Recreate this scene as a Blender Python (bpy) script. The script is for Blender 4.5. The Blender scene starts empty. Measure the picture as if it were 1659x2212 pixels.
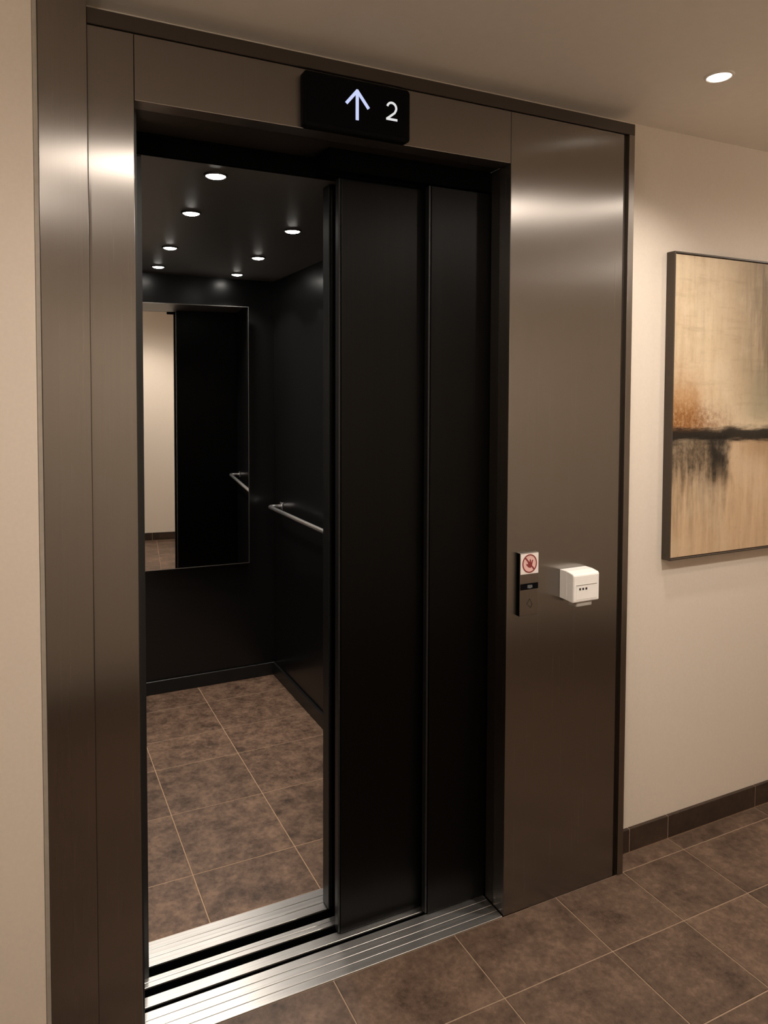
import bpy, bmesh, math, random
from mathutils import Vector, Matrix
random.seed(7)
S = bpy.context.scene
C = S.collection
PI = math.pi

# ---------------------------------------------------------------- camera
F_PX, CX, CY, IW, IH = 1553.33, 766.75, 910.37, 1659.0, 2212.0
cam_d = bpy.data.cameras.new('camera'); cam = bpy.data.objects.new('camera', cam_d); C.objects.link(cam)
S.camera = cam
cam_d.sensor_fit = 'VERTICAL'; cam_d.sensor_height = 24.0
cam_d.lens = F_PX / IH * 24.0
cam_d.shift_x = (IW / 2 - CX) / IH
cam_d.shift_y = -(IH / 2 - CY) / IH
cam_d.clip_start = 0.02
_yaw, _pitch, _roll = 0.43698, -0.03932, 0.00194
_f = Vector((math.sin(_yaw) * math.cos(_pitch), math.cos(_yaw) * math.cos(_pitch), math.sin(_pitch)))
_r = Vector((math.cos(_yaw), -math.sin(_yaw), 0)); _u = _r.cross(_f)
_r2 = _r * math.cos(_roll) + _u * math.sin(_roll); _u2 = -_r * math.sin(_roll) + _u * math.cos(_roll)
cam.matrix_world = Matrix(((_r2.x, _u2.x, -_f.x, -0.233), (_r2.y, _u2.y, -_f.y, -1.6111), (_r2.z, _u2.z, -_f.z, 1.477), (0, 0, 0, 1)))

# ---------------------------------------------------------------- world and exposure
w = bpy.data.worlds.new('world'); S.world = w; w.use_nodes = True
w.node_tree.nodes['Background'].inputs[0].default_value = (0.9, 0.75, 0.6, 1)
w.node_tree.nodes['Background'].inputs[1].default_value = 0.02
S.view_settings.view_transform = 'Standard'; S.view_settings.look = 'None'
S.view_settings.gamma = 1.0; S.view_settings.use_curve_mapping = False
S.view_settings.exposure = 0.0
WARM = (1.0, 0.905, 0.81)          # lobby lamp colour
NEUT = (1.0, 0.91, 0.82)          # cabin lamp colour
P_SPOT, P_WIDE, P_CABIN, P_FILL_GLOBE = 34.0, 22.0, 18.0, 9.0
S.cycles.diffuse_bounces = 6

# ---------------------------------------------------------------- materials
def srgb(r, g, b):
    f = lambda v: (v / 255 / 12.92) if v / 255 <= 0.04045 else ((v / 255 + 0.055) / 1.055) ** 2.4
    return (f(r), f(g), f(b), 1)

def new_mat(name):
    m = bpy.data.materials.new(name); m.use_nodes = True
    nt = m.node_tree; return m, nt, nt.nodes['Principled BSDF']

def nd(nt, typ, **kw):
    n = nt.nodes.new(typ)
    for k, v in kw.items(): setattr(n, k, v)
    return n

def pos_noise(nt, scale, vec_scale=(1, 1, 1), detail=4, rough=0.55, offset_random=False):
    g = nd(nt, 'ShaderNodeNewGeometry')
    mp = nd(nt, 'ShaderNodeMapping'); mp.inputs['Scale'].default_value = vec_scale
    src = g.outputs['Position']
    if offset_random:
        oi = nd(nt, 'ShaderNodeObjectInfo')
        mu = nd(nt, 'ShaderNodeMath', operation='MULTIPLY'); mu.inputs[1].default_value = 37.0
        nt.links.new(oi.outputs['Random'], mu.inputs[0])
        ad = nd(nt, 'ShaderNodeVectorMath', operation='ADD')
        nt.links.new(src, ad.inputs[0]); nt.links.new(mu.outputs[0], ad.inputs[1]); src = ad.outputs[0]
    nt.links.new(src, mp.inputs['Vector'])
    n = nd(nt, 'ShaderNodeTexNoise'); n.inputs['Scale'].default_value = scale
    n.inputs['Detail'].default_value = detail; n.inputs['Roughness'].default_value = rough
    nt.links.new(mp.outputs[0], n.inputs['Vector'])
    return n

def ramp(nt, fac, stops):
    r = nd(nt, 'ShaderNodeValToRGB')
    while len(r.color_ramp.elements) < len(stops): r.color_ramp.elements.new(0.5)
    for e, (p, c) in zip(r.color_ramp.elements, stops): e.position = p; e.color = c
    nt.links.new(fac, r.inputs[0]); return r

def mixc(nt, fac, a, b, blend='MIX'):
    m = nd(nt, 'ShaderNodeMix', data_type='RGBA', blend_type=blend)
    for i, v in ((0, fac), (6, a), (7, b)):
        if hasattr(v, 'is_linked') or hasattr(v, 'links'): nt.links.new(v, m.inputs[i])
        else: m.inputs[i].default_value = v
    return m.outputs[2]

def plain(name, col, rough=0.5, metal=0.0, spec=0.5, var=0.06, bump=0.0, nscale=60):
    m, nt, b = new_mat(name)
    n = pos_noise(nt, nscale)
    lo = tuple(c * (1 - var) for c in col[:3]) + (1,); hi = tuple(min(1, c * (1 + var)) for c in col[:3]) + (1,)
    r = ramp(nt, n.outputs['Fac'], [(0.3, lo), (0.7, hi)])
    nt.links.new(r.outputs[0], b.inputs['Base Color'])
    b.inputs['Roughness'].default_value = rough; b.inputs['Metallic'].default_value = metal
    b.inputs['Specular IOR Level'].default_value = spec
    if bump:
        bp = nd(nt, 'ShaderNodeBump'); bp.inputs['Strength'].default_value = bump; bp.inputs['Distance'].default_value = 0.002
        nt.links.new(n.outputs['Fac'], bp.inputs['Height']); nt.links.new(bp.outputs[0], b.inputs['Normal'])
    return m

def brushed(name, col, rough, aniso, horizontal=False, var=0.10):
    """brushed metal: hairline grain (vertical, or along X when horizontal) with an anisotropic highlight across it"""
    m, nt, b = new_mat(name)
    vs = (1.2, 260, 260) if horizontal else (520, 520, 1.0)
    n = pos_noise(nt, 1.0, vs, detail=3, rough=0.7)
    lo = tuple(c * (1 - var) for c in col[:3]) + (1,); hi = tuple(min(1, c * (1 + var)) for c in col[:3]) + (1,)
    r = ramp(nt, n.outputs['Fac'], [(0.25, lo), (0.75, hi)])
    nt.links.new(r.outputs[0], b.inputs['Base Color'])
    mr = nd(nt, 'ShaderNodeMapRange'); mr.inputs['To Min'].default_value = rough * 0.96; mr.inputs['To Max'].default_value = rough * 1.04
    nt.links.new(n.outputs['Fac'], mr.inputs[0]); nt.links.new(mr.outputs[0], b.inputs['Roughness'])
    b.inputs['Metallic'].default_value = 1.0
    b.inputs['Anisotropic'].default_value = aniso
    g = nd(nt, 'ShaderNodeNewGeometry')
    cr = nd(nt, 'ShaderNodeVectorMath', operation='CROSS_PRODUCT')
    nt.links.new(g.outputs['Normal'], cr.inputs[0])
    cr.inputs[1].default_value = (1, 0, 0.001) if horizontal else (0.001, 0, 1)
    nm = nd(nt, 'ShaderNodeVectorMath', operation='NORMALIZE'); nt.links.new(cr.outputs[0], nm.inputs[0])
    nt.links.new(nm.outputs[0], b.inputs['Tangent'])
    return m

def emit(name, col, strength):
    m, nt, b = new_mat(name)
    b.inputs['Base Color'].default_value = (0.05, 0.05, 0.05, 1); b.inputs['Specular IOR Level'].default_value = 0.1
    b.inputs['Emission Color'].default_value = col; b.inputs['Emission Strength'].default_value = strength
    return m

def tile_mat(name, dark, mid, light, rough, scale=9):
    m, nt, b = new_mat(name)
    n1 = pos_noise(nt, scale, (1, 1, 1), 6, 0.62, True)
    n2 = pos_noise(nt, 55, (1, 1.0, 1), 5, 0.7, True)
    mx = nd(nt, 'ShaderNodeMath', operation='MULTIPLY_ADD'); mx.inputs[1].default_value = 0.45
    nt.links.new(n2.outputs['Fac'], mx.inputs[0])
    sc = nd(nt, 'ShaderNodeMath', operation='MULTIPLY'); sc.inputs[1].default_value = 0.55
    nt.links.new(n1.outputs['Fac'], sc.inputs[0]); nt.links.new(sc.outputs[0], mx.inputs[2])
    r = ramp(nt, mx.outputs[0], [(0.34, dark), (0.5, mid), (0.66, light)])
    oi = nd(nt, 'ShaderNodeObjectInfo')
    mr = nd(nt, 'ShaderNodeMapRange'); mr.inputs['To Min'].default_value = 0.88; mr.inputs['To Max'].default_value = 1.1
    nt.links.new(oi.outputs['Random'], mr.inputs[0])
    hs = nd(nt, 'ShaderNodeHueSaturation'); nt.links.new(r.outputs[0], hs.inputs['Color']); nt.links.new(mr.outputs[0], hs.inputs['Value'])
    nt.links.new(hs.outputs[0], b.inputs['Base Color'])
    b.inputs['Roughness'].default_value = rough; b.inputs['Specular IOR Level'].default_value = 0.35
    bp = nd(nt, 'ShaderNodeBump'); bp.inputs['Strength'].default_value = 0.15; bp.inputs['Distance'].default_value = 0.001
    nt.links.new(n2.outputs['Fac'], bp.inputs['Height']); nt.links.new(bp.outputs[0], b.inputs['Normal'])
    return m

M = {}
M['wall'] = plain('painted_plaster', (0.69, 0.61, 0.52, 1), 0.75, spec=0.2, var=0.02, bump=0.05, nscale=120)
M['ceil'] = plain('ceiling_paint', (0.82, 0.775, 0.71, 1), 0.8, spec=0.15, var=0.015, nscale=40)
M['steel'] = brushed('bronze_brushed_steel', (0.285, 0.264, 0.243), 0.27, 0.93, var=0.035)
M['steel_trim'] = brushed('bronze_trim_steel', (0.125, 0.112, 0.100), 0.36, 0.7, var=0.04)
M['alu'] = brushed('aluminium_sill', (0.66, 0.645, 0.62), 0.32, 0.6, horizontal=True, var=0.22)
M['groove'] = plain('groove_black', (0.003, 0.003, 0.003, 1), 0.9, spec=0.0)
M['housing'] = plain('matt_black_housing', (0.004, 0.004, 0.004, 1), 0.6, spec=0.05)
M['mirror_edge'] = plain('mirror_edge_steel', (0.30, 0.29, 0.28, 1), 0.35, metal=1.0)
M['black'] = plain('black_powder_coat', (0.010, 0.010, 0.010, 1), 0.38, spec=0.45, var=0.1, nscale=300)
M['door'] = brushed('black_brushed_door', (0.015, 0.0148, 0.0145), 0.40, 0.55)
M['cab_wall'] = plain('black_laminate', (0.0045, 0.0045, 0.005, 1), 0.28, spec=0.55, var=0.1, nscale=300)
M['cab_ceil'] = plain('black_ceiling_panel', (0.12, 0.116, 0.11, 1), 0.42, spec=0.4, var=0.1, nscale=300)
M['tile'] = tile_mat('brown_stone_tile', srgb(58, 45, 37), srgb(92, 74, 61), srgb(120, 98, 82), 0.42)
M['cab_tile'] = tile_mat('brown_cabin_tile', srgb(58, 44, 36), srgb(110, 87, 71), srgb(146, 118, 97), 0.5, scale=15)
M['grout'] = plain('grout', srgb(152, 130, 110), 0.8, spec=0.2)
M['cab_grout'] = plain('cabin_grout', srgb(188, 158, 130), 0.8, spec=0.2)
M['skirt'] = tile_mat('dark_skirting_tile', srgb(40, 31, 25), srgb(58, 45, 36), srgb(72, 57, 46), 0.45)
M['chrome'] = plain('polished_rail', (0.96, 0.95, 0.94, 1), 0.34, metal=1.0, var=0.02)
M['lens'] = emit('lamp_lens', (1, 0.93, 0.83, 1), 2.2)
M['lens_cab'] = emit('cabin_lamp_lens', (1, 0.94, 0.86, 1), 30.0)
M['ring'] = plain('white_lamp_ring', (0.75, 0.70, 0.62, 1), 0.4)
M['ring_dark'] = plain('dark_lamp_ring', (0.03, 0.03, 0.03, 1), 0.4)
M['screen'] = plain('black_glass', (0.003, 0.003, 0.004, 1), 0.3, spec=0.06)
M['led_blue'] = emit('led_blue_white', srgb(205, 215, 255), 0.95)
M['led_white'] = emit('led_white', srgb(240, 240, 240), 0.85)
M['white'] = plain('white_plastic', (0.88, 0.86, 0.82, 1), 0.35, var=0.02)
M['white_dim'] = plain('translucent_grey_plastic', (0.42, 0.39, 0.35, 1), 0.35, var=0.03)
M['paper'] = plain('white_sticker', (0.80, 0.74, 0.70, 1), 0.5, var=0.02)
M['red'] = plain('red_print', (0.22, 0.035, 0.035, 1), 0.5)
M['pink'] = plain('pink_print', (0.72, 0.46, 0.42, 1), 0.5)
M['plate'] = brushed('call_plate_steel', (0.27, 0.24, 0.215), 0.34, 0.7, var=0.04)
M['dark'] = plain('dark_mark', (0.015, 0.012, 0.01, 1), 0.6)
M['grey'] = plain('grey_display', (0.10, 0.11, 0.11, 1), 0.4)
M['bead'] = plain('corner_bead_paint', (0.34, 0.30, 0.25, 1), 0.5)
M['frame'] = plain('dark_bronze_frame', (0.055, 0.040, 0.028, 1), 0.4, spec=0.4)
_m, _nt, _b = new_mat('mirror_glass')
_b.inputs['Base Color'].default_value = (0.90, 0.90, 0.89, 1); _b.inputs['Metallic'].default_value = 1; _b.inputs['Roughness'].default_value = 0.008
M['mirror'] = _m

# ---------------------------------------------------------------- helpers
def link(name, me, mat, loc, parent=None, smooth=False):
    o = bpy.data.objects.new(name, me); C.objects.link(o)
    if mat and not me.materials: me.materials.append(mat)
    o.location = loc
    if parent is not None:
        o.parent = parent; o.location = Vector(loc) - world_loc(parent)
    if smooth:
        for p in me.polygons: p.use_smooth = True
    return o

def world_loc(o):
    v = Vector(o.location)
    while o.parent: o = o.parent; v = v + Vector(o.location)
    return v

_cache = {}
def box(name, x0, x1, y0, y1, z0, z1, mat, parent=None, bevel=0.0, seg=1):
    key = (round(x1 - x0, 4), round(y1 - y0, 4), round(z1 - z0, 4), mat.name, bevel, seg)
    if key in _cache: me = _cache[key]
    else:
        bm = bmesh.new(); bmesh.ops.create_cube(bm, size=1)
        bmesh.ops.scale(bm, vec=(x1 - x0, y1 - y0, z1 - z0), verts=bm.verts)
        if bevel: bmesh.ops.bevel(bm, geom=list(bm.edges), offset=bevel, segments=seg, affect='EDGES', profile=0.5)
        me = bpy.data.meshes.new(name); bm.to_mesh(me); bm.free(); me.materials.append(mat); _cache[key] = me
    return link(name, me, mat, ((x0 + x1) / 2, (y0 + y1) / 2, (z0 + z1) / 2), parent)

def mesh(name, verts, faces, mat, loc=(0, 0, 0), parent=None, smooth=False):
    me = bpy.data.meshes.new(name); me.from_pydata([tuple(v) for v in verts], [], faces); me.validate()
    bm = bmesh.new(); bm.from_mesh(me); bmesh.ops.recalc_face_normals(bm, faces=bm.faces); bm.to_mesh(me); bm.free()
    return link(name, me, mat, loc, parent, smooth)

def prism_xz(name, pts, y0, y1, mat, parent=None, bevel=0.0, loc=None):
    """polygon in the XZ plane given thickness from y0 to y1"""
    cx = sum(p[0] for p in pts) / len(pts); cz = sum(p[1] for p in pts) / len(pts); cy = (y0 + y1) / 2
    bm = bmesh.new()
    a = [bm.verts.new((p[0] - cx, y0 - cy, p[1] - cz)) for p in pts]
    b = [bm.verts.new((p[0] - cx, y1 - cy, p[1] - cz)) for p in pts]
    n = len(pts); bm.faces.new(a); bm.faces.new(b[::-1])
    for i in range(n): bm.faces.new((a[i], b[i], b[(i + 1) % n], a[(i + 1) % n]))
    bmesh.ops.recalc_face_normals(bm, faces=bm.faces)
    if bevel: bmesh.ops.bevel(bm, geom=[e for e in bm.edges if abs(e.verts[0].co.y - e.verts[1].co.y) < 1e-6 and e.verts[0].co.y < 0], offset=bevel, segments=2, affect='EDGES')
    me = bpy.data.meshes.new(name); bm.to_mesh(me); bm.free()
    return link(name, me, mat, (cx, cy, cz), parent)

def round_rect(x0, x1, z0, z1, r, n=6):
    pts = []
    for cx, cz, a0 in ((x1 - r, z1 - r, 0), (x0 + r, z1 - r, PI / 2), (x0 + r, z0 + r, PI), (x1 - r, z0 + r, 1.5 * PI)):
        for i in range(n + 1):
            a = a0 + i / n * PI / 2; pts.append((cx + r * math.cos(a), cz + r * math.sin(a)))
    return pts

def stroke_xz(name, line, wdt, y0, y1, mat, parent=None):
    """thick rounded polyline in the XZ plane, one mesh"""
    L, Rr = [], []
    n = len(line)
    for i, p in enumerate(line):
        a = line[max(0, i - 1)]; b = line[min(n - 1, i + 1)]
        d = Vector((b[0] - a[0], b[1] - a[1])).normalized(); q = Vector((-d.y, d.x)) * wdt / 2
        L.append((p[0] + q.x, p[1] + q.y)); Rr.append((p[0] - q.x, p[1] - q.y))
    verts, faces = [], []
    for (l, r) in zip(L, Rr): verts += [(l[0], y0, l[1]), (r[0], y0, r[1]), (l[0], y1, l[1]), (r[0], y1, r[1])]
    for i in range(n - 1):
        a, b = i * 4, i * 4 + 4
        faces += [(a, a + 1, b + 1, b), (a + 2, b + 2, b + 3, a + 3), (a, b, b + 2, a + 2), (a + 1, a + 3, b + 3, b + 1)]
    e = (n - 1) * 4
    faces += [(0, 2, 3, 1), (e, e + 1, e + 3, e + 2)]
    c = Vector((line[0][0], y0, line[0][1]))
    return mesh(name, [Vector(v) - c for v in verts], faces, mat, c, parent)

def tube(name, pts, rad, mat, parent=None, seg=14):
    pts = [Vector(p) for p in pts]; verts, faces = [], []; n = len(pts); up = None
    for i, p in enumerate(pts):
        d = (pts[min(n - 1, i + 1)] - pts[max(0, i - 1)]).normalized()
        ref = Vector((0, 0, 1)) if abs(d.z) < 0.9 else Vector((1, 0, 0))
        s = d.cross(ref).normalized(); t = s.cross(d)
        for k in range(seg):
            a = 2 * PI * k / seg; verts.append(p + s * rad * math.cos(a) + t * rad * math.sin(a))
    for i in range(n - 1):
        for k in range(seg): faces.append((i * seg + k, i * seg + (k + 1) % seg, (i + 1) * seg + (k + 1) % seg, (i + 1) * seg + k))
    faces += [tuple(range(seg)), tuple((n - 1) * seg + k for k in range(seg))]
    c = pts[0]
    return mesh(name, [v - c for v in verts], faces, mat, c, parent, smooth=True)

def lathe(name, prof, mat, loc, parent=None, seg=40):
    """profile (radius, z) turned round the vertical"""
    verts, faces = [], []
    for r, z in prof:
        for k in range(seg): a = 2 * PI * k / seg; verts.append((r * math.cos(a), r * math.sin(a), z))
    n = len(prof)
    for i in range(n - 1):
        for k in range(seg): faces.append((i * seg + k, i * seg + (k + 1) % seg, (i + 1) * seg + (k + 1) % seg, (i + 1) * seg + k))
    return mesh(name, verts, faces, mat, loc, parent, smooth=True)

def thing(name, label, cat, loc, group=None):
    o = bpy.data.objects.new(name, None); C.objects.link(o); o.location = loc; o.empty_display_size = 0.1
    o['label'] = label; o['category'] = cat
    if group: o['group'] = group
    return o

def struct(o, label):
    o['kind'] = 'structure'; o['label'] = label; return o

# ---------------------------------------------------------------- dimensions (metres; X along the elevator front, Y into the cabin)
ZC = 2.312                         # lobby ceiling
FT = 2.273                         # top of the elevator surround
WR = 0.07                          # plane of the wall right of the surround
WL = -0.018                        # plane of the wall left of the surround
YN = -1.95                         # wall opposite the elevator
XW, XE = -1.7, 3.7
OW, OH = 0.983, 2.10               # door opening

# ---------------------------------------------------------------- the room
def tiled_floor(name, xs, ys, mat, parent, top=0.0, gap=0.0032, th=0.008, skip=None):
    for i in range(len(xs) - 1):
        for j in range(len(ys) - 1):
            if skip and skip(xs[i], xs[i + 1], ys[j], ys[j + 1]): continue
            box(name, xs[i] + gap / 2, xs[i + 1] - gap / 2, ys[j] + gap / 2, ys[j + 1] - gap / 2, top - th, top, mat, parent, bevel=0.0008)

floor = struct(box('floor', XW, XE, YN, 0.0, -0.06, -0.0014, M['grout']), 'lobby floor of brown stone tiles with pale grout')
xs = [XW, -1.337, -0.977, -0.617, -0.257, 0.103, 0.4627, 0.822, 1.172, 1.4365, 1.7005, 2.127, 2.49, 2.85, 3.21, 3.57, XE]
ys = [YN, -1.763, -1.507, -1.251, -0.995, -0.738, -0.4817, -0.2254, 0.0]
tiled_floor('floor_tile', xs, ys, M['tile'], floor)
box('floor_bed', 1.432, XE, 0.0, 0.10, -0.06, -0.0014, M['grout'], floor)
tiled_floor('floor_tile', [1.432, 1.7005, 2.127, 2.49, 2.85, 3.21, 3.57, XE], [0.0, WR], M['tile'], floor)

ceiling = struct(box('ceiling', XW, XE, YN, 0.12, ZC, ZC + 0.08, M['ceil']), 'plain beige painted lobby ceiling')
wall_right = struct(box('wall_right', 1.432, XE, WR, WR + 0.1, -0.06, ZC, M['wall']), 'beige painted wall right of the elevator')
wall_above = struct(box('wall_above', -0.19, 1.432, WR, WR + 0.03, FT - 0.02, ZC, M['wall']), 'narrow strip of beige wall above the elevator surround')
wall_left = struct(box('wall_left', XW, -0.2, WL, WL + 0.12, -0.06, ZC, M['wall']), 'beige painted wall left of the elevator')
wall_near = struct(box('wall_opposite', XW, XE, YN - 0.1, YN, -0.06, ZC, M['wall']), 'beige lobby wall opposite the elevator, seen in the mirror')
wall_w = struct(box('wall_west', XW - 0.1, XW, YN - 0.1, 0.1, -0.06, ZC, M['wall']), 'beige end wall of the lobby')
wall_e = struct(box('wall_east', XE, XE + 0.1, YN - 0.1, 0.17, -0.06, ZC, M['wall']), 'beige end wall of the lobby')

def skirting(name, joints, y0, y1, h, label, mat=None):
    core = struct(box(name, joints[0], joints[-1], min(y0, y1) + 0.001, max(y0, y1) - 0.001, 0.0, h - 0.001, M['grout']), label)
    for a, b in zip(joints[:-1], joints[1:]):
        box('skirting_tile', a + 0.0012, b - 0.0012, y0, y1, 0.003, h, M['skirt'], core, bevel=0.001)
    return core
skirting('baseboard_right', [1.432, 1.526, 1.6975, 2.1285, 2.56, 2.99, 3.42, XE], WR - 0.010, WR + 0.002, 0.078, 'dark brown tile baseboard right of the elevator')
skirting('baseboard_left', [XW, -1.25, -0.8, -0.5, -0.2], WL - 0.010, WL + 0.002, 0.078, 'dark brown tile baseboard left of the elevator')
skirting('baseboard_opposite', [XW, -1.3, -0.87, -0.44, -0.01, 0.42, 0.85, 1.28, 1.71, 2.14, 2.57, 3.0, 3.43, XE], YN - 0.002, YN + 0.010, 0.078, 'dark brown tile baseboard along the opposite wall')

# ---------------------------------------------------------------- elevator surround
fr = thing('elevator_surround', 'bronze brushed steel surround framing the elevator doorway', 'elevator frame', (0.6, 0, 0))
box('pilaster', -0.190, -0.0965, -0.016, 0.05, 0, ZC, M['steel'], fr, bevel=0.0015, seg=2)
box('edge_bead', -0.1995, -0.1905, -0.019, 0.05, 0, ZC, M['bead'], fr, bevel=0.001)
box('jamb_panel', -0.0955, -0.0015, 0.0, 0.05, 0, 2.2395, M['steel'], fr, bevel=0.0015, seg=2)
box('header_panel', -0.0005, 0.9845, 0.0, 0.05, OH, 2.2395, M['steel'], fr, bevel=0.0015, seg=2)
box('side_panel', 0.9855, 1.394, 0.0, 0.05, 0, 2.2395, M['steel'], fr, bevel=0.0015, seg=2)
box('top_trim', -0.0955, 1.432, -0.004, 0.068, 2.2405, FT, M['steel_trim'], fr, bevel=0.001)
box('side_trim', 1.408, 1.430, -0.006, 0.068, 0, 2.2395, M['plate'], fr, bevel=0.001)
box('shadow_gap', 1.394, 1.408, 0.008, 0.05, 0, 2.2395, M['steel_trim'], fr)
# reveals of the opening, behind the front panels
box('reveal_side', OW + 0.003, OW + 0.02, 0.0502, 0.088, 0, OH, M['steel_trim'], fr)
box('reveal_soffit', -0.0005, OW, 0.0502, 0.185, OH, OH + 0.02, M['steel_trim'], fr)
box('door_post', -0.095, 0.010, 0.0502, 0.200, 0.0, OH + 0.02, M['black'], fr)

box('rear_fascia', 0.010, 1.10, 0.186, 0.199, 2.05, OH + 0.02, M['groove'], fr)

# door gear hanging under the lintel above the leaves
gear = thing('door_track_box', 'black door track housing above the sliding doors', 'door track', (0.75, 0.12, 2.04))
box('housing', 0.49, 1.10, 0.088, 0.180, 2.045, OH - 0.001, M['groove'], gear, bevel=0.003)
box('guide_rail', 0.49, 1.10, 0.120, 0.150, 2.040, 2.045, M['groove'], gear)

# ---------------------------------------------------------------- door leaves
def leaf(label, x0, x1, y0, y1, z0, z1):
    t = thing('elevator_door_leaf', label, 'elevator door', ((x0 + x1) / 2, (y0 + y1) / 2, z0), 'sliding elevator door leaves')
    box('panel', x0 + 0.006, x1, y0, y1, z0, z1, M['door'], t, bevel=0.002, seg=2)
    box('edge_strip', x0, x0 + 0.006, y0 + 0.004, y1 - 0.004, z0, z1, M['black'], t, bevel=0.001)
    box('door_shoe', x0 + 0.08, x0 + 0.16, (y0 + y1) / 2 - 0.004, (y0 + y1) / 2 + 0.004, z0 - 0.012, z0, M['groove'], t)
    return t
leaf('front black landing door leaf, half across the opening', 0.534, 0.835, 0.130, 0.160, 0.004, 2.042)
leaf('black landing door leaf tucked beside the brushed steel side panel', 0.787, 1.10, 0.094, 0.122, 0.004, 2.042)
leaf('inner black cabin door leaf behind the landing doors', 0.545, 0.98, 0.222, 0.272, 0.004, 2.048)

# ---------------------------------------------------------------- sills
def ridged_sill(t, x0, x1, plates, mat):
    for (y0, y1, n) in plates:
        k = (y1 - y0) / n
        for i in range(n):
            box('ridge', x0, x1, y0 + i * k + (0.0008 if i else 0), y0 + (i + 1) * k - (0.0008 if i < n - 1 else 0), -0.004, 0.0012, mat, t, bevel=0.0006)
        box('plate_base', x0, x1, y0 + 0.0005, y1 - 0.0005, -0.030, -0.004, M['groove'], t)
ls = thing('landing_sill', 'ridged brushed aluminium threshold on the lobby side of the doorway', 'door sill', (0.5, 0.05, -0.012))
box('sill_bed', 0.0, 1.10, 0.001, 0.152, -0.06, -0.030, M['groove'], ls)
ridged_sill(ls, 0.0, OW, [(0.001, 0.099, 4)], M['alu'])
ridged_sill(ls, 0.0, 1.08, [(0.113, 0.143, 1)], M['alu'])
cs = thing('cabin_sill', 'brushed aluminium threshold on the cabin side with black tracks', 'door sill', (0.5, 0.25, -0.012))
box('sill_bed', 0.0, 1.08, 0.155, 0.322, -0.06, -0.030, M['groove'], cs)
ridged_sill(cs, 0.0, 1.08, [(0.172, 0.202, 2), (0.237, 0.322, 3)], M['alu'])

# ---------------------------------------------------------------- cabin
CXL, CXR, CYF, CYB, CZ = -0.13, 0.966, 0.20, 1.952, 2.05
cab = thing('elevator_cabin', 'dark elevator cabin with black walls and brown tiled floor', 'elevator', (0.42, 1.1, -0.06))
box('back_wall', CXL - 0.03, CXR + 0.03, CYB, CYB + 0.03, -0.06, CZ, M['cab_wall'], cab)
box('side_wall', CXR, CXR + 0.03, 0.30, CYB, -0.06, CZ, M['cab_wall'], cab)
box('side_wall', CXL - 0.03, CXL, 0.30, CYB, -0.06, CZ, M['cab_wall'], cab)
box('front_return', CXL - 0.03, 0.043, CYF + 0.002, 0.30, -0.06, CZ, M['black'], cab)
box('front_return', CXR + 0.016, 1.10, 0.285, 0.30, -0.06, CZ, M['black'], cab)
box('ceiling_panel', CXL - 0.03, 1.10, CYF, CYB + 0.03, CZ, CZ + 0.04, M['cab_ceil'], cab)
cfl = box('cabin_floor', CXL, CXR, 0.322, CYB, -0.06, -0.0010, M['cab_grout'], cab)
tiled_floor('floor_tile', [CXL, 0.2287, 0.5605, CXR], [0.324, 0.545, 0.889, 1.215, 1.45, 1.75, CYB], M['cab_tile'], cfl, gap=0.003)
box('skirting', CXL, CXR, CYB - 0.012, CYB, 0, 0.066, M['black'], cab, bevel=0.002)
box('skirting', CXR - 0.012, CXR, 0.33, CYB - 0.012, 0, 0.066, M['black'], cab, bevel=0.002)
box('skirting', CXL, CXL + 0.012, 0.33, CYB - 0.012, 0, 0.066, M['black'], cab, bevel=0.002)

# mirror, hung askew on a wedge bracket: its right edge stands out from the back wall
MA = math.radians(4.0)
mw, mz0, mz1, mxr = 0.80, 0.619, 1.906, 0.812
mcx, mcy = mxr - mw / 2, CYB - 0.012 - (mw / 2) * math.sin(MA)
mir = thing('wall_mirror', 'tall rectangular mirror on the black back wall of the cabin', 'mirror', (mcx, mcy, mz0))
h = mw / 2
box('glass', mcx - h + 0.003, mcx + h - 0.003, mcy - 0.006, mcy - 0.0015, mz0 + 0.003, mz1 - 0.003, M['mirror'], mir)
box('backing', mcx - h + 0.004, mcx + h - 0.004, mcy - 0.0015, mcy + 0.008, mz0 + 0.004, mz1 - 0.004, M['black'], mir)
for a in ((mcx + h - 0.003, mcx + h, mz0, mz1), (mcx - h, mcx - h + 0.003, mz0, mz1), (mcx - h + 0.003, mcx + h - 0.003, mz0, mz0 + 0.003), (mcx - h + 0.003, mcx + h - 0.003, mz1 - 0.003, mz1)):
    box('frame_strip', a[0], a[1], mcy - 0.007, mcy + 0.008, a[2], a[3], M['mirror_edge'], mir)
t2 = mw * math.sin(MA)
for z in (0.75, 1.75):
    mesh('wedge_bracket', [(-0.36, 0.008, z), (0.36, 0.008, z), (0.36, 0.050, z), (-0.36, 0.008, z + 0.03), (0.36, 0.008, z + 0.03), (0.36, 0.050, z + 0.03)],
         [(0, 1, 2), (3, 5, 4), (0, 3, 4, 1), (1, 4, 5, 2), (2, 5, 3, 0)], M['black'], (mcx, mcy, 0), mir)
mir.rotation_euler = (0, 0, -MA)

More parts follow.
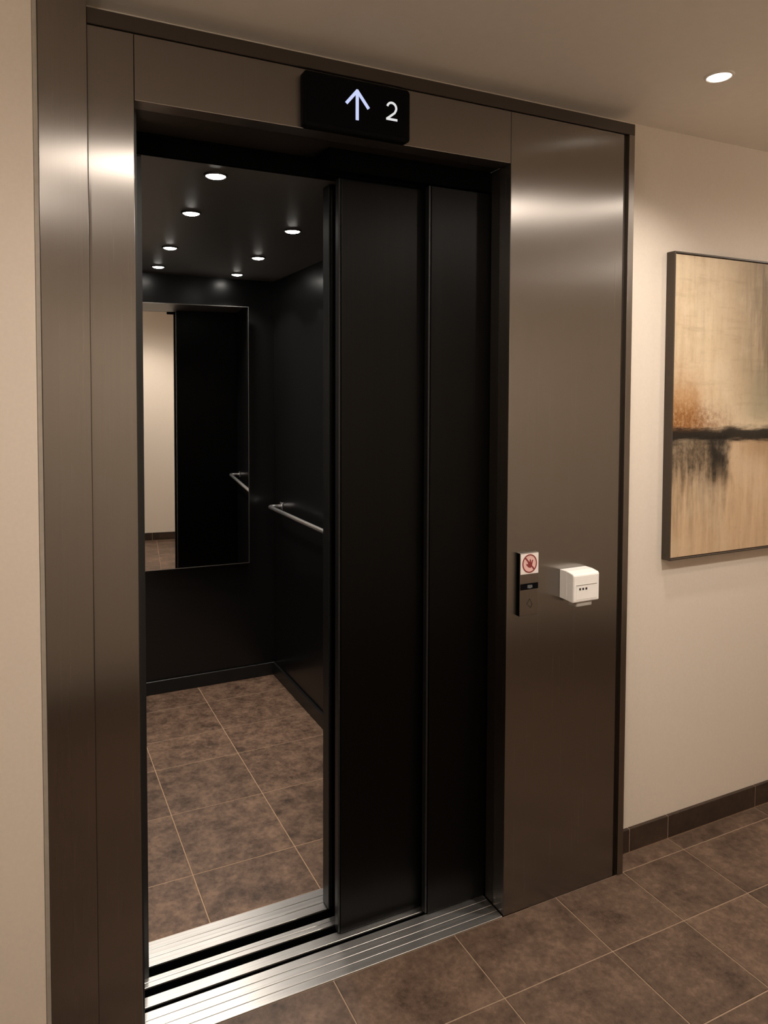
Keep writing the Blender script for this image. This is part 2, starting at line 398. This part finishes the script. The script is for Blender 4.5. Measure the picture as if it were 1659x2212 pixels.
# handrail
hr = thing('handrail', 'thin polished steel handrail on the right cabin wall', 'handrail', (0.93, 1.1, 0.90))
def rail_pts(yb, yf):
    p = [(CXR - 0.001, yb + 0.012, 0.905)]
    for i in range(7):
        a = i / 6 * PI / 2; p.append((0.918 - 0.018 * math.sin(a), yb - 0.006 - 0.018 * (1 - math.cos(a)) + 0.018, 0.905))
    p.append((0.90, yf + 0.03, 0.905))
    for i in range(7):
        a = i / 6 * PI / 2; p.append((0.90 + 0.018 * (1 - math.cos(a)), yf + 0.018 - 0.018 * math.sin(a), 0.905))
    p.append((CXR - 0.001, yf, 0.905)); return p
tube('rail', rail_pts(1.82, 0.42), 0.0095, M['chrome'], hr)
for yy in (1.832, 0.42):
    box('wall_plate', CXR - 0.004, CXR, yy - 0.018, yy + 0.018, 0.887, 0.923, M['chrome'], hr, bevel=0.0015)
for yy in (1.1,):
    tube('bracket', [(CXR, yy, 0.875), (0.925, yy, 0.878), (0.90, yy, 0.898)], 0.005, M['chrome'], hr, seg=8)

# ---------------------------------------------------------------- lamps
def downlight(label, x, y, z, r, ring, group, power, kind, col, cone=110, blend=0.6):
    t = thing('ceiling_downlight', label, 'ceiling light', (x, y, z), group)
    lathe('lamp_ring', [(r * 1.0, 0.0), (r * 1.0, -0.004), (r * 1.08, -0.0055), (r * 1.2, -0.003), (r * 1.24, 0.0)], ring, (x, y, z), t)
    lathe('lamp_lens', [(0.0001, -0.0090), (r * 0.5, -0.0085), (r * 0.85, -0.0060), (r * 1.0, -0.0020)], M['lens'] if ring is M['ring'] else M['lens_cab'], (x, y, z), t)
    if kind == 'SPOT':
        ld = bpy.data.lights.new('lamp_bulb', 'SPOT'); ld.spot_size = math.radians(cone); ld.spot_blend = blend; ld.shadow_soft_size = r
    else:
        ld = bpy.data.lights.new('lamp_bulb', 'AREA'); ld.shape = 'DISK'; ld.size = 2 * r
    ld.energy = power; ld.color = col
    lo = bpy.data.objects.new('lamp_bulb', ld); C.objects.link(lo); lo.parent = t; lo.location = (0, 0, -0.012)
    return t
G1 = 'recessed lobby ceiling downlights'
downlight('round recessed downlight in the lobby ceiling above the painting', 1.447, -0.272, ZC, 0.030, M['ring'], G1, P_SPOT, 'SPOT', WARM, 125, 0.9)
for (x, y, k, lab) in ((0.22, -1.04, 2.7, 'round lobby downlight between the doorway and the opposite wall'),
                       (1.52, -1.08, 3.7, 'round lobby downlight between the side panel and the opposite wall'),
                       (2.15, -0.72, 1.0, 'round lobby downlight in front of the painting')):
    downlight(lab, x, y, ZC, 0.035, M['ring'], G1, P_WIDE * k, 'SPOT', WARM, 168, 0.7)

downlight('added unseen downlight brightening the opposite lobby wall', 0.35, -1.5, ZC, 0.030, M['ring'], G1, P_SPOT, 'SPOT', WARM, 112, 0.8)  # out of view, added to brighten the wall the mirror reflects

def fill_globe(label, x, y, power):  # glowing globes out of view, added as fill light for the lobby ceiling
    r = 0.06; zc = ZC - 0.13
    t = thing('added_fill_globe', label, 'ceiling light', (x, y, ZC), 'added fill globes under the lobby ceiling')
    lathe('canopy', [(0.0001, -0.014), (0.036, -0.013), (0.045, -0.006), (0.046, 0.0)], M['ring'], (x, y, ZC), t)
    tube('stem', [(x, y, ZC - 0.012), (x, y, zc + r - 0.002)], 0.006, M['chrome'], t, seg=10)
    m = emit('fill_globe_glow', WARM + (1,), power / (PI * 4 * PI * r * r))
    lathe('globe', [(max(0.0001, r * math.sin(PI * i / 16)), r * math.cos(PI * i / 16)) for i in range(17)], m, (x, y, zc), t, seg=28)
fill_globe('added unseen fill globe toward the left end of the lobby', -0.65, -1.2, P_FILL_GLOBE * 1.0)
fill_globe('added unseen fill globe toward the right end of the lobby', 3.3, -0.7, P_FILL_GLOBE * 1.2)
G2 = 'small downlights in the cabin ceiling'
for (x, y, lab) in ((0.245, 0.281, 'largest and nearest of the four cabin downlights in the left row'),
                    (0.272, 0.704, 'second nearest cabin downlight of the left row'),
                    (0.315, 1.287, 'third cabin downlight of the left row toward the mirror'),
                    (0.348, 1.742, 'farthest cabin downlight of the left row above the mirror'),
                    (0.651, 0.805, 'nearest cabin downlight of the right row beside the door leaf'),
                    (0.693, 1.342, 'middle cabin downlight of the right row'),
                    (0.729, 1.796, 'farthest cabin downlight of the right row near the back corner')):
    downlight(lab, x, y, CZ, 0.026, M['ring_dark'], G2, P_CABIN, 'SPOT', NEUT, 120, 0.8)

# ---------------------------------------------------------------- floor indicator
ind = thing('floor_indicator', 'black rectangular floor display with lit up arrow and number 2', 'floor display', (0.5185, -0.02, 2.10))
prism_xz('housing', round_rect(0.377, 0.660, 2.100, 2.229, 0.010), -0.020, 0.0, M['housing'], ind, bevel=0.002)
prism_xz('screen', round_rect(0.386, 0.652, 2.112, 2.222, 0.006), -0.0212, -0.0198, M['screen'], ind)
ar = stroke_xz('arrow', [(0.5138, 2.133), (0.5138, 2.2035)], 0.0078, -0.0225, -0.0212, M['led_blue'], ind)
stroke_xz('arrow_head', [(0.4850, 2.1685), (0.5150, 2.2035)], 0.0075, -0.0225, -0.0212, M['led_blue'], ar)
stroke_xz('arrow_head', [(0.5445, 2.1645), (0.5125, 2.2035)], 0.0075, -0.0225, -0.0212, M['led_blue'], ar)
two = []
for i in range(13):
    a = PI * 0.92 - i / 12 * PI * 1.12; two.append((0.6075 + 0.0125 * math.cos(a), 2.1772 + 0.0125 * math.sin(a)))
two += [(0.6155, 2.1660), (0.5935, 2.1490)]
dg = stroke_xz('digit_two', two, 0.0052, -0.0225, -0.0212, M['led_white'], ind)
stroke_xz('digit_foot', [(0.5925, 2.1495), (0.6230, 2.1495)], 0.0052, -0.0225, -0.0212, M['led_white'], dg)

# ---------------------------------------------------------------- call panel with notice
cp = thing('call_panel', 'slim brushed steel call plate with black display and diamond button mark', 'call panel', (1.051, -0.007, 0.857))
box('plate', 1.0195, 1.0825, -0.014, -0.0004, 0.857, 1.033, M['plate'], cp, bevel=0.001)
box('dark_side', 1.0180, 1.0195, -0.0132, -0.0004, 0.857, 1.033, M['groove'], cp)
box('display', 1.0205, 1.0820, -0.0150, -0.0139, 0.930, 0.947, M['screen'], cp)
prism_xz('display_symbol', [(1.0440, 0.9345), (1.0535, 0.9325), (1.0620, 0.9350), (1.0610, 0.9420), (1.0450, 0.9430)], -0.0158, -0.0149, M['grey'], cp)
btn = stroke_xz('call_button', [(1.0465 + 0.0065, 0.8800 + 0.0015), (1.0435, 0.8890), (1.0535, 0.9030), (1.0620, 0.8870), (1.0565, 0.8775), (1.0530, 0.8800)], 0.0013, -0.0150, -0.0139, M['dark'], cp)
nt_ = thing('notice_sticker', 'square white prohibition sticker with dark red ring above the call button', 'sticker', (1.0515, -0.0145, 0.974))
box('sticker_sheet', 1.0205, 1.0820, -0.0152, -0.0141, 0.974, 1.031, M['paper'], nt_)
cxn, czn = 1.0513, 1.0030
ring = [(cxn + 0.0235 * math.cos(2 * PI * i / 40), czn + 0.0245 * math.sin(2 * PI * i / 40)) for i in range(41)]
prism_xz('ring_field', [(cxn + 0.0225 * math.cos(2 * PI * i / 32), czn + 0.0235 * math.sin(2 * PI * i / 32)) for i in range(32)], -0.0156, -0.0151, M['pink'], nt_)
stroke_xz('ring_print', ring, 0.0034, -0.0160, -0.0151, M['red'], nt_)
stroke_xz('slash_print', [(cxn - 0.0150, czn + 0.0165), (cxn + 0.0150, czn - 0.0165)], 0.0045, -0.0160, -0.0151, M['red'], nt_)
hand = [(-0.006, -0.012), (0.003, -0.015), (0.009, -0.010), (0.011, 0.000), (0.014, 0.011), (0.010, 0.012), (0.006, 0.002), (0.004, 0.014), (0.000, 0.014), (-0.001, 0.003), (-0.006, 0.010), (-0.010, 0.008), (-0.006, -0.002), (-0.013, 0.000), (-0.014, -0.004)]
prism_xz('pictogram', [(cxn + a * 0.85, czn + b * 0.85) for a, b in hand], -0.0158, -0.0151, M['red'], nt_)

# ---------------------------------------------------------------- white dispenser box
db = thing('wall_dispenser', 'small white plastic dispenser box on the brushed steel side panel', 'dispenser', (1.22, -0.028, 0.866))
def loft(name, secs, mat, parent, bevel):
    """rectangular sections (y, x0, x1, z0, z1) joined front to back"""
    verts, faces = [], []
    for y, a, b, c, d in secs: verts += [(a, y, c), (b, y, c), (b, y, d), (a, y, d)]
    for i in range(len(secs) - 1):
        for k in range(4): faces.append((i * 4 + k, i * 4 + (k + 1) % 4, i * 4 + 4 + (k + 1) % 4, i * 4 + 4 + k))
    e = (len(secs) - 1) * 4; faces += [(0, 1, 2, 3), (e, e + 1, e + 2, e + 3)]
    c = Vector((secs[0][1], secs[0][0], secs[0][3]))
    o = mesh(name, [Vector(v) - c for v in verts], faces, mat, c, parent)
    bm = bmesh.new(); bm.from_mesh(o.data); bmesh.ops.bevel(bm, geom=list(bm.edges), offset=bevel, segments=3, affect='EDGES'); bm.to_mesh(o.data); bm.free()
    return o
loft('body', [(-0.030, 1.1715, 1.2675, 0.8885, 0.9715), (-0.0004, 1.1715, 1.2675, 0.890, 0.9715)], M['white'], db, 0.0008)
cov = loft('cover', [(-0.0575, 1.1735, 1.2655, 0.889, 0.9625), (-0.054, 1.1715, 1.2675, 0.886, 0.9675), (-0.030, 1.1715, 1.2675, 0.8885, 0.9715)], M['white'], db, 0.0012)
box('cover_ledge', 1.182, 1.258, -0.0590, -0.0560, 0.9345, 0.9375, M['white_dim'], cov, bevel=0.0008)
box('sensor_field', 1.181, 1.259, -0.0582, -0.0560, 0.894, 0.9335, M['white'], cov, bevel=0.0008)
for xx, ww in ((1.1925, 0.0035), (1.2035, 0.0042), (1.2150, 0.0042)):
    box('indicator_mark', xx, xx + ww + 0.002, -0.0590, -0.0580, 0.9215, 0.9275, M['dark'], cov)
loft('drip_tray', [(-0.052, 1.189, 1.246, 0.872, 0.886), (-0.020, 1.187, 1.248, 0.872, 0.888)], M['white_dim'], db, 0.002)

# ---------------------------------------------------------------- painting
PX0, PX1, PZ0, PZ1 = 1.653, 2.43, 0.939, 1.929
pt = thing('framed_painting', 'large abstract beige and black painting in a thin dark frame', 'painting', ((PX0 + PX1) / 2, WR - 0.015, PZ0))
FW = 0.006
for a in ((PX0, PX0 + FW, PZ0, PZ1), (PX1 - FW, PX1, PZ0, PZ1), (PX0 + FW, PX1 - FW, PZ0, PZ0 + FW), (PX0 + FW, PX1 - FW, PZ1 - FW, PZ1)):
    box('frame_rail', a[0], a[1], WR - 0.032, WR, a[2], a[3], M['frame'], pt, bevel=0.001)
def painting_mat():
    m, nt, b = new_mat('abstract_paint')
    g = nd(nt, 'ShaderNodeNewGeometry'); sp = nd(nt, 'ShaderNodeSeparateXYZ'); nt.links.new(g.outputs['Position'], sp.inputs[0])
    def rng(src, a, b_, lo=0.0, hi=1.0):
        r = nd(nt, 'ShaderNodeMapRange', interpolation_type='SMOOTHSTEP'); r.inputs[1].default_value = a; r.inputs[2].default_value = b_
        r.inputs[3].default_value = lo; r.inputs[4].default_value = hi; nt.links.new(src, r.inputs[0]); return r.outputs[0]
    def mth(op, a, b_=None):
        n = nd(nt, 'ShaderNodeMath', operation=op); n.use_clamp = op in ('MULTIPLY',)
        for i, v in enumerate((a, b_)):
            if v is None: continue
            if isinstance(v, (int, float)): n.inputs[i].default_value = v
            else: nt.links.new(v, n.inputs[i])
        return n.outputs[0]
    X = sp.outputs[0]; Z = mth('ADD', sp.outputs[2], 0.018)
    vs = pos_noise(nt, 1.0, (30, 1, 3.2), 6, 0.68).outputs['Fac']       # vertical drags of the brush
    hs = pos_noise(nt, 1.0, (5, 1, 30), 5, 0.65).outputs['Fac']        # horizontal scrapes
    fn = pos_noise(nt, 1.0, (70, 1, 60), 6, 0.7).outputs['Fac']
    bl = pos_noise(nt, 7.0, (1, 1, 1), 5, 0.6).outputs['Fac']
    # jittered coordinates for ragged edges
    zj = mth('ADD', Z, mth('MULTIPLY_ADD', 0, 0)) if False else mth('ADD', Z, mth('SUBTRACT', mth('MULTIPLY', hs, 0.07), 0.035))
    xj = mth('ADD', X, mth('SUBTRACT', mth('MULTIPLY', bl, 0.16), 0.08))
    col = ramp(nt, vs, [(0.3, srgb(178, 156, 128)), (0.5, srgb(203, 181, 150)), (0.75, srgb(216, 196, 166))]).outputs[0]
    col = mixc(nt, mth('MULTIPLY', rng(bl, 0.42, 0.62), 0.45), col, srgb(222, 203, 174))
    col = mixc(nt, mth('MULTIPLY', rng(hs, 0.5, 0.72), 0.30), col, srgb(150, 128, 100))
    # grey brown drags in the upper right
    gr = mth('MULTIPLY', mth('MULTIPLY', rng(X, 1.80, 2.16), rng(Z, 1.36, 1.62)), rng(vs, 0.30, 0.62, 0.35, 1.0))
    col = mixc(nt, mth('MULTIPLY', gr, 0.95), col, srgb(104, 90, 70))
    # grey green above the horizon on the right
    gg = mth('MULTIPLY', mth('MULTIPLY', rng(xj, 1.92, 2.10), rng(Z, 1.36, 1.44)), rng(Z, 1.66, 1.48))
    col = mixc(nt, mth('MULTIPLY', gg, 0.6), col, srgb(128, 122, 98))
    # ochre glow on the left above the horizon
    oc = mth('MULTIPLY', mth('MULTIPLY', rng(xj, 1.90, 1.70), rng(zj, 1.66, 1.42)), rng(fn, 0.25, 0.6, 0.6, 1.0))
    col = mixc(nt, mth('MULTIPLY', oc, 0.85), col, srgb(168, 116, 58))
    ob = mth('MULTIPLY', mth('MULTIPLY', rng(zj, 1.49, 1.41), rng(xj, 2.0, 1.76)), rng(fn, 0.35, 0.6, 0.3, 1.0))
    col = mixc(nt, mth('MULTIPLY', ob, 0.8), col, srgb(120, 72, 30))
    # below the horizon: pale ground with dark drips on the left
    low = rng(zj, 1.372, 1.350)
    ground = ramp(nt, vs, [(0.3, srgb(178, 150, 118)), (0.7, srgb(205, 176, 142))]).outputs[0]
    drip_len = mth('MULTIPLY', rng(Z, 0.98, 1.34), rng(vs, 0.62, 0.36, 0.25, 1.0))
    drip = mth('MULTIPLY', rng(xj, 1.955, 1.90), mth('ADD', drip_len, mth('MULTIPLY', rng(Z, 1.15, 1.33), 0.75)))
    ground = mixc(nt, mth('MULTIPLY', drip, rng(fn, 0.3, 0.65, 0.97, 0.72)), ground, ramp(nt, vs, [(0.35, srgb(30, 25, 20)), (0.65, srgb(88, 76, 60))]).outputs[0])
    blk = mth('MULTIPLY', mth('MULTIPLY', rng(xj, 1.80, 1.84), rng(X, 1.925, 1.895)), rng(zj, 1.14, 1.29))
    ground = mixc(nt, mth('MULTIPLY', blk, 0.9), ground, srgb(22, 19, 16))
    haze = mth('MULTIPLY', rng(Z, 1.20, 1.34), rng(X, 1.90, 2.1, 0.0, 0.5))
    ground = mixc(nt, haze, ground, srgb(128, 96, 62))
    ground = mixc(nt, mth('MULTIPLY', rng(bl, 0.45, 0.65), 0.4), ground, srgb(196, 176, 148))
    col = mixc(nt, low, col, ground)
    # the black horizon line
    hz = mth('MULTIPLY', rng(zj, 1.325, 1.350), rng(zj, 1.394, 1.372))
    col = mixc(nt, mth('MULTIPLY', hz, 0.97), col, srgb(20, 16, 12))
    col = mixc(nt, mth('MULTIPLY', rng(fn, 0.5, 0.75), 0.16), col, srgb(110, 88, 62))
    nt.links.new(col, b.inputs['Base Color'])
    b.inputs['Roughness'].default_value = 0.55; b.inputs['Specular IOR Level'].default_value = 0.25
    bp = nd(nt, 'ShaderNodeBump'); bp.inputs['Strength'].default_value = 0.2; bp.inputs['Distance'].default_value = 0.002
    nt.links.new(fn, bp.inputs['Height']); nt.links.new(bp.outputs[0], b.inputs['Normal'])
    return m
box('canvas', PX0 + FW + 0.002, PX1 - FW - 0.002, WR - 0.029, WR - 0.004, PZ0 + FW + 0.002, PZ1 - FW - 0.002, painting_mat(), pt, bevel=0.001)
